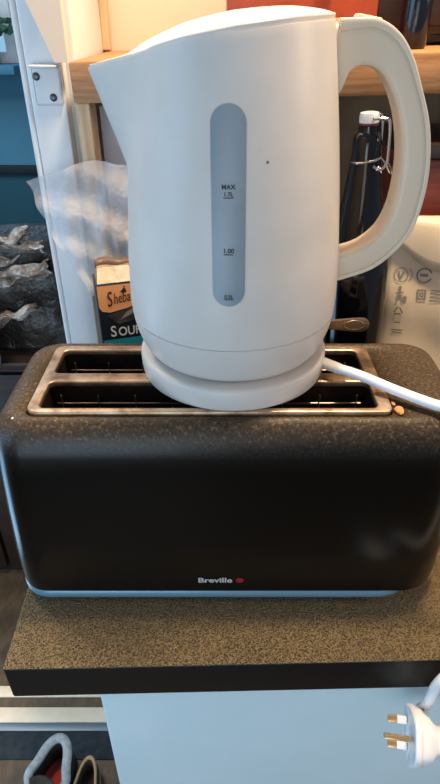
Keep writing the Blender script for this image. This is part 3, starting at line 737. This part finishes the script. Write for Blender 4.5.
# handle
ST = [(a * 0.985, b - (0.003 if b > 0.2 else 0.0015), c * 1.012, d - (0.001 if d > 0.2 else 0)) for a, b, c, d in [(0.0500, 0.2500, 0.0560, 0.1960), (0.0712, 0.2505, 0.0680, 0.2069), (0.0891, 0.2500, 0.0721, 0.2182), (0.1032, 0.2429, 0.0802, 0.2225), (0.1140, 0.2302, 0.0920, 0.2194), (0.1236, 0.2111, 0.1020, 0.2069),
      (0.1320, 0.1897, 0.1095, 0.1884), (0.1370, 0.1668, 0.1145, 0.1634), (0.1378, 0.1439, 0.1140, 0.1374), (0.1335, 0.1187, 0.1089, 0.1187), (0.1215, 0.1008, 0.0990, 0.1070), (0.1040, 0.0872, 0.0866, 0.1007), (0.0700, 0.0765, 0.0690, 0.0975)]]
O = catmull([(a, 0, b) for a, b, c, d in ST], 8); I = catmull([(c, 0, d) for a, b, c, d in ST], 8)
def sweep(name, f0, f1, hb, m, i0=0, i1=None, p=0.5, prnt=None):
    rows = []
    for o_, i_ in list(zip(O, I))[i0:i1]:
        u = (o_ - i_); c = i_ + u * ((f0 + f1) / 2); a = u * ((f1 - f0) / 2); row = []
        for j in range(28):
            t = 2 * PI * j / 28; ct_, st_ = math.cos(t), math.sin(t)
            cc = abs(ct_) ** p * (1 if ct_ > 0 else -1); ss_ = abs(st_) ** p * (1 if st_ > 0 else -1)
            row.append(c + a * cc + Vector((0, hb * ss_, 0)))
        rows.append(row)
    V, F = rings(rows, cap0=True, cap1=True); return mesh_obj(name, V, F, m, prnt or kt, autosmooth=60)
hn = sweep('handle', 0.0, 0.95, 0.0135, M_handle, p=0.40)
sweep('outer_strip', 0.83, 1.0, 0.0140, M_handle, i0=6, p=0.2, prnt=hn)
# lid release button at the handle top
bmq = box_bm(-0.008, 0.008, -0.007, 0.007, -0.0015, 0.0014, 0.0012, 2)
lb_ = bm_obj('lid_button', bmq, M_handle, kt, smooth=True, loc=(0.0840, 0, 0.2470)); lb_.rotation_euler = (0, math.radians(10), 0)
# gauge window + markings, mapped on the front of the jug
def front_map(u, h, off):
    R = Rk(h); phi = -PI / 2 + (u - 0.0045) / R
    return ksurf(phi, h, off)
def capsule(hw, hlo, hhi, off, n=60):
    V = []; F = []
    for j in range(n + 1):
        tt = j / n; h = hlo + (hhi - hlo) * (0.5 - 0.5 * math.cos(PI * tt))
        d = min(h - hlo, hhi - h); w = hw if d >= hw else math.sqrt(max(0, hw * hw - (hw - d) ** 2))
        for i in range(13):
            V.append(front_map(-w + 2 * w * i / 12, h, off))
    for j in range(n):
        for i in range(12): a = j * 13 + i; F.append((a, a + 1, a + 14, a + 13))
    return V, F
V, F = capsule(0.0106, 0.0885, 0.2080, 0.00025); bz = mesh_obj('gauge_edge_shade', V, F, mat('bezel_shadow', srgb(165, 170, 172), 0.5)[0], kt)  # grey rim paints the soft shading around the gauge recess
V, F = capsule(0.0101, 0.0890, 0.2075, 0.0006); gw = mesh_obj('water_gauge', V, F, M_window, kt)
def mark(txt, h, size, u0=0.0):
    V, F = text_mesh(txt, size, 1.0, 0, 0.00008)
    return [front_map(v.x + u0, h + v.y, 0.0010) for v in V], F
def bar(h, w, th, u0=0.0, n=6):
    V = []; F = []
    for i in range(n + 1):
        u = -w / 2 + w * i / n + u0; V += [front_map(u, h, 0.0010), front_map(u, h + th, 0.0010)]
    for i in range(n): F.append((2 * i, 2 * i + 2, 2 * i + 3, 2 * i + 1))
    return V, F
for grp in ([mark('MAX', 0.1635, 0.0038), mark('1.7L', 0.1594, 0.0034), bar(0.1572, 0.0062, 0.0005)], [mark('1.00', 0.1255, 0.0040), bar(0.1230, 0.0062, 0.0005)], [mark('0.5L', 0.0955, 0.0034), bar(0.0934, 0.0062, 0.0005)]):
    VV = []; FF = []
    for v_, f_ in grp:
        k = len(VV); VV += v_; FF += [tuple(k + i for i in f) for f in f_]
    mesh_obj('gauge_marking', VV, FF, M_ink, gw, smooth=False)
# speck
VV = []; FF = []
for (u, h, ra, rb_) in ((0.0235, 0.1765, 0.0009, 0.0009),):
    k = len(VV); n = 10
    VV += [front_map(u + ra * math.cos(2 * PI * i / n), h + rb_ * math.sin(2 * PI * i / n), 0.0003) for i in range(n)]; FF.append(tuple(range(k, k + n)))
mesh_obj('scuff_mark', VV, FF, mat('scuff_brown', srgb(120, 100, 84), 0.7)[0], kt, smooth=False)
# cord
V, F = tube([(0.072, -0.020, 0.0105), (0.082, -0.030, 0.0105), (0.100, -0.041, 0.0095), (0.125, -0.057, 0.0055), (0.150, -0.073, 0.0030), (0.176, -0.085, 0.001), (0.205, -0.092, -0.020), (0.222, -0.090, -0.06), (0.228, -0.080, -0.12), (0.240, -0.06, -0.19), (0.28, -0.02, -0.2042), (0.38, 0.04, -0.2042)], 0.0041, 14, 8)
mesh_obj('cord', V, F, M_cord, pb)
V, F = tube([(0.070, -0.0185, 0.0105), (0.078, -0.0262, 0.0105), (0.086, -0.0332, 0.0104)], 0.0046, 14, 4)
mesh_obj('cord_grommet', V, F, M_kettle, pb)

# ------------------------------------------------------------------ PLUG hanging in front of the appliance
M_plug = mat('plug_white_plastic', srgb(226, 230, 234), 0.3, sss=0.0)[0]
M_brass = mat('plug_brass', srgb(212, 176, 128), 0.3, metal=0.85)[0]
pg = empty('mains_plug', (0.174, 0.236, 0.829), 'white three-pin plug hanging on its cord in front of the white appliance', 'plug')
pg.rotation_euler = (math.radians(39), math.radians(0), math.radians(-8)); pg.scale = (0.9, 0.9, 0.9)
# local: pins along -x, 'up' z, width y
def plug_rows(spec):
    rows = []
    for x, hz, hy, cz in spec:
        row = []
        for j in range(36):
            t = 2 * PI * j / 36; c_, s_ = math.cos(t), math.sin(t)
            zz = abs(s_) ** 0.6 * (1 if s_ > 0 else -1) * hz; tp = 1 - 0.22 * max(0, zz / hz)
            row.append(Vector((x, abs(c_) ** 0.55 * (1 if c_ > 0 else -1) * hy * tp, zz + cz)))
        rows.append(row)
    return rings(rows, cap0=True, cap1=True)
V, F = plug_rows([(-0.0125, 0.0255, 0.0235, 0), (-0.0135, 0.027, 0.025, 0), (-0.0125, 0.0285, 0.0262, 0), (-0.0085, 0.0288, 0.0265, 0), (-0.007, 0.0275, 0.0252, 0)]); mesh_obj('face_plate', V, F, M_plug, pg, autosmooth=50)
V, F = plug_rows([(-0.0072, 0.026, 0.024, 0), (-0.004, 0.0265, 0.0245, 0), (0.003, 0.0245, 0.022, 0), (0.007, 0.020, 0.016, 0.001), (0.012, 0.018, 0.0125, 0.002), (0.020, 0.0185, 0.0125, 0.002), (0.0235, 0.017, 0.0115, 0.002), (0.025, 0.013, 0.009, 0.002)]); mesh_obj('plug_body', V, F, M_plug, pg, autosmooth=50)
def pin(y, z, hy, hz, ln, ins):
    p = box('pin', -0.0137 - ln, -0.0134, y - hy, y + hy, z - hz, z + hz, M_brass, pg, bev=0.0008)
    if ins: box('sleeve', -0.0137 - ins, -0.0132, y - hy - 0.0003, y + hy + 0.0003, z - hz - 0.0003, z + hz + 0.0003, M_plug, p, bev=0.0006)
pin(0.0, 0.0115, 0.0020, 0.0038, 0.0250, 0)
pin(-0.0110, -0.0110, 0.0032, 0.0020, 0.0175, 0.009)
pin(0.0110, -0.0110, 0.0032, 0.0020, 0.0175, 0.009)
fb = bmesh.new(); bmesh.ops.create_cone(fb, cap_ends=True, segments=20, radius1=0.004, radius2=0.004, depth=0.001, matrix=Matrix.Translation((0.0255, 0, -0.006)) @ Matrix.Rotation(PI / 2, 4, 'Y')); bm_obj('screw', fb, M_screw, pg, smooth=True)
V, F = tube([(0.009, 0, -0.019), (0.010, 0, -0.024), (0.0105, 0.002, -0.029)], 0.0052, 14, 4, rad=lambda t: 1.1 - 0.35 * t); mesh_obj('strain_relief', V, F, M_plug, pg)
Mi = pg.matrix_basis.inverted()
wp = [pg.matrix_basis @ Vector((0.010, 0, -0.025)), pg.matrix_basis @ Vector((0.0108, 0.004, -0.034)), Vector((0.1850, 0.2690, 0.812)), Vector((0.1820, 0.2605, 0.830)), Vector((0.1795, 0.2550, 0.855)), Vector((0.1800, 0.2535, 0.878)), Vector((0.1880, 0.2560, 0.8935)), Vector((0.215, 0.275, 0.8935)), Vector((0.30, 0.31, 0.8905)), Vector((0.45, 0.33, 0.8905))]
V, F = tube([Mi @ p for p in wp], 0.0050, 14, 8); mesh_obj('cord', V, F, M_cord, pg)

# ------------------------------------------------------------------ BOOTS on the floor
def boot(name, label, loc, rz, m_upper, m_collar, m_insole, m_sole, hgt=0.10, col_r=0.0075):
    bt_ = empty(name, loc, label, 'shoe', rz=rz)   # local: heel at +y, toe toward -y
    def outline(z, grow, open_=False, y_heel=0.0, n=44):
        out = []
        for i in range(n):
            a = 2 * PI * i / n; y = -0.135 + 0.135 * math.sin(a); t = (0 - y) / 0.27
            w_ = 0.033 + 0.016 * math.exp(-((t - 0.72) / 0.2) ** 2)
            x = w_ * math.cos(a)
            out.append(Vector((x * grow, (y + 0.135) * (1 + (grow - 1) * 0.5) - 0.135, z)))
        return out
    V, F = rings([outline(0, 1.06), outline(0.004, 1.12), outline(0.022, 1.12), outline(0.026, 1.06)], cap0=True, cap1=True); mesh_obj('sole', V, F, m_sole, bt_, autosmooth=50)
    rows = [outline(0.026, 1.06), outline(0.035, 1.1)]
    for z, g, ys in ((0.05, 1.06, 0.96), (0.062, 0.98, 0.86), (0.072, 0.94, 0.70), (0.084, 0.92, 0.52), (hgt - 0.006, 0.92, 0.44), (hgt, 0.95, 0.42)):
        r = outline(z, g)
        rows.append([Vector((v.x, v.y * ys - 0.004, v.z + (0.012 * (1 + v.y * ys / 0.06) if z > 0.08 else 0))) for v in r])
    inner = rows[-1]
    rows.append([Vector((v.x * 0.78, (v.y + 0.055) * 0.80 - 0.055, v.z - 0.004)) for v in inner]); rows.append([Vector((v.x * 0.80, (v.y + 0.055) * 0.82 - 0.055, 0.045)) for v in inner])
    V, F = rings(rows); mesh_obj('upper', V, F, m_upper, bt_)
    c = [Vector((v.x * 0.90, (v.y + 0.055) * 0.92 - 0.055, v.z + 0.001)) for v in inner]
    V, F = tube([tuple(v) for v in c + c[:2]], col_r, 12, 0); mesh_obj('collar', V, F, m_collar, bt_)
    V, F = rings([[Vector((v.x * s, (v.y + 0.055) * s - 0.055, 0.05)) for v in inner] for s in (0.78, 0.4, 0.02)], cap1=True); mesh_obj('insole', V, F, m_insole, bt_)
    rows = []
    for k in range(8):
        t = k / 7; rows.append([Vector((x, -0.085 - 0.03 * (1 - t) - 0.05 * (x / 0.03) ** 2 * 0.3, 0.06 + 0.065 * t)) for x in [-0.024 + 0.048 * i / 8 for i in range(9)]])
    V, F = rings(rows, closed=False); tg = mesh_obj('tongue', V, F, m_upper, bt_); md = tg.modifiers.new('s', 'SOLIDIFY'); md.thickness = 0.005
    return bt_
M_grey_pad = mottled('grey_padding', [(0.3, srgb(150, 150, 150)), (0.7, srgb(186, 186, 186))], 120, 0.85)
M_shoe_dark = mottled('dark_suede', [(0.3, srgb(46, 38, 34)), (0.7, srgb(72, 60, 50))], 60, 0.8)
M_insole = mottled('red_insole', [(0.35, srgb(150, 84, 70)), (0.5, srgb(232, 70, 60))], 26, 0.7)
M_navy = mottled('navy_fabric', [(0.3, srgb(20, 46, 66)), (0.7, srgb(34, 70, 94))], 70, 0.7)
M_tan = mat('tan_leather', srgb(186, 148, 104), 0.6)[0]
boot('boot', 'dark suede boot with grey padded collar and red insole, on the floor by the doorway', (-0.322, 0.572, 0.003), math.radians(-12), M_shoe_dark, M_grey_pad, M_insole, M_rubber, 0.105, 0.009)
sl_ = boot('shoe', 'dark shoe with thin tan rim tucked against the right side of the grey-collared boot', (-0.262, 0.545, 0.003), math.radians(-3), M_shoe_dark, M_tan, M_shoe_dark, M_tan, 0.085, 0.004)
sl_.scale = (0.68, 1, 1)
rows = []
for j in range(14):
    v = j / 13; rows.append([Vector((0.034 * math.cos(a) * (1.15 - 0.5 * v ** 2) * (1 + 0.06 * math.sin(5 * a + 5 * v)), 0.06 * math.sin(a) * (1.1 - 0.5 * v ** 2) * (1 + 0.05 * math.sin(4 * a - 6 * v)), 0.003 + 0.10 * v)) for a in [i * 2 * PI / 36 for i in range(36)]])
V, F = rings(rows, cap0=True, cap1=True); o = mesh_obj('cloth_bundle', V, F, M_navy, loc=(-0.186, 0.45, 0)); tag(o, 'navy blue bundled cloth on the floor against the edge of the white appliance', 'cloth')

# ------------------------------------------------------------------ lights & world
def area(name, loc, target, size, energy, col, sy=None):
    l = bpy.data.lights.new(name, 'AREA'); l.energy = energy; l.color = col; l.size = size
    if sy: l.shape = 'RECTANGLE'; l.size_y = sy
    o = bpy.data.objects.new(name, l); C.objects.link(o); o.location = loc
    o.rotation_euler = (Vector(target) - Vector(loc)).to_track_quat('-Z', 'Y').to_euler(); return o
area('window_daylight', (-1.5, -0.40, 1.30), (0.0, 0.4, 1.15), 1.0, 11, (0.33, 0.66, 1.0), 1.0)
area('right_reflection_light', (1.25, 0.30, 0.40), (0.15, 0.38, 0.95), 0.35, 5, (0.40, 0.70, 1.0), 0.7)  # added cool light, no door there; makes the streak on the toaster's right corner
area('left_reflection_light', (-1.25, 0.50, 0.40), (-0.15, 0.38, 0.95), 0.4, 5, (0.36, 0.68, 1.0), 0.8)  # added cool light, no door there; makes the blue strip down the toaster's left
area('ceiling_lamp', (0.22, 0.475, 2.25), (0.0, 0.40, 1.0), 0.14, 26, (1.0, 0.76, 0.50))
area('far_room_daylight', (-1.4, 1.6, 2.2), (-0.9, 2.2, 0.8), 0.8, 14, (0.60, 0.82, 1.0))
area('floor_fill', (-0.7, 0.85, 2.2), (-0.45, 0.75, 0.0), 0.25, 9, (1.0, 0.86, 0.68))  # added warm fill to brighten the floor and boots
area('low_front_fill', (-0.5, -1.2, 0.75), (0.1, 0.3, 0.70), 0.8, 8, (0.60, 0.82, 1.0))  # added cool fill, kept low to light the white panel more than the worktop
area('room_lamp', (1.7, 0.1, 1.75), (0.0, 0.45, 1.2), 0.4, 9, (1.0, 0.72, 0.5))
area('front_fill', (-0.25, -1.7, 1.25), (0.0, 0.4, 1.15), 0.8, 4, (1.0, 0.92, 0.84))  # added soft fill from behind the camera for the kettle front
area('shelf_lamp', (0.25, 0.66, 1.75), (0.0, 0.86, 1.4), 0.12, 0.6, (1.0, 0.80, 0.62))
wd = bpy.data.worlds.new('world'); bpy.context.scene.world = wd; wd.use_nodes = True
wd.node_tree.nodes['Background'].inputs[0].default_value = (0.78, 0.86, 1.0, 1); wd.node_tree.nodes['Background'].inputs[1].default_value = 0.30
sc = bpy.context.scene
sc.view_settings.view_transform = 'Standard'; sc.view_settings.look = 'None'; sc.view_settings.exposure = 0.0
sc.cycles.use_denoising = True
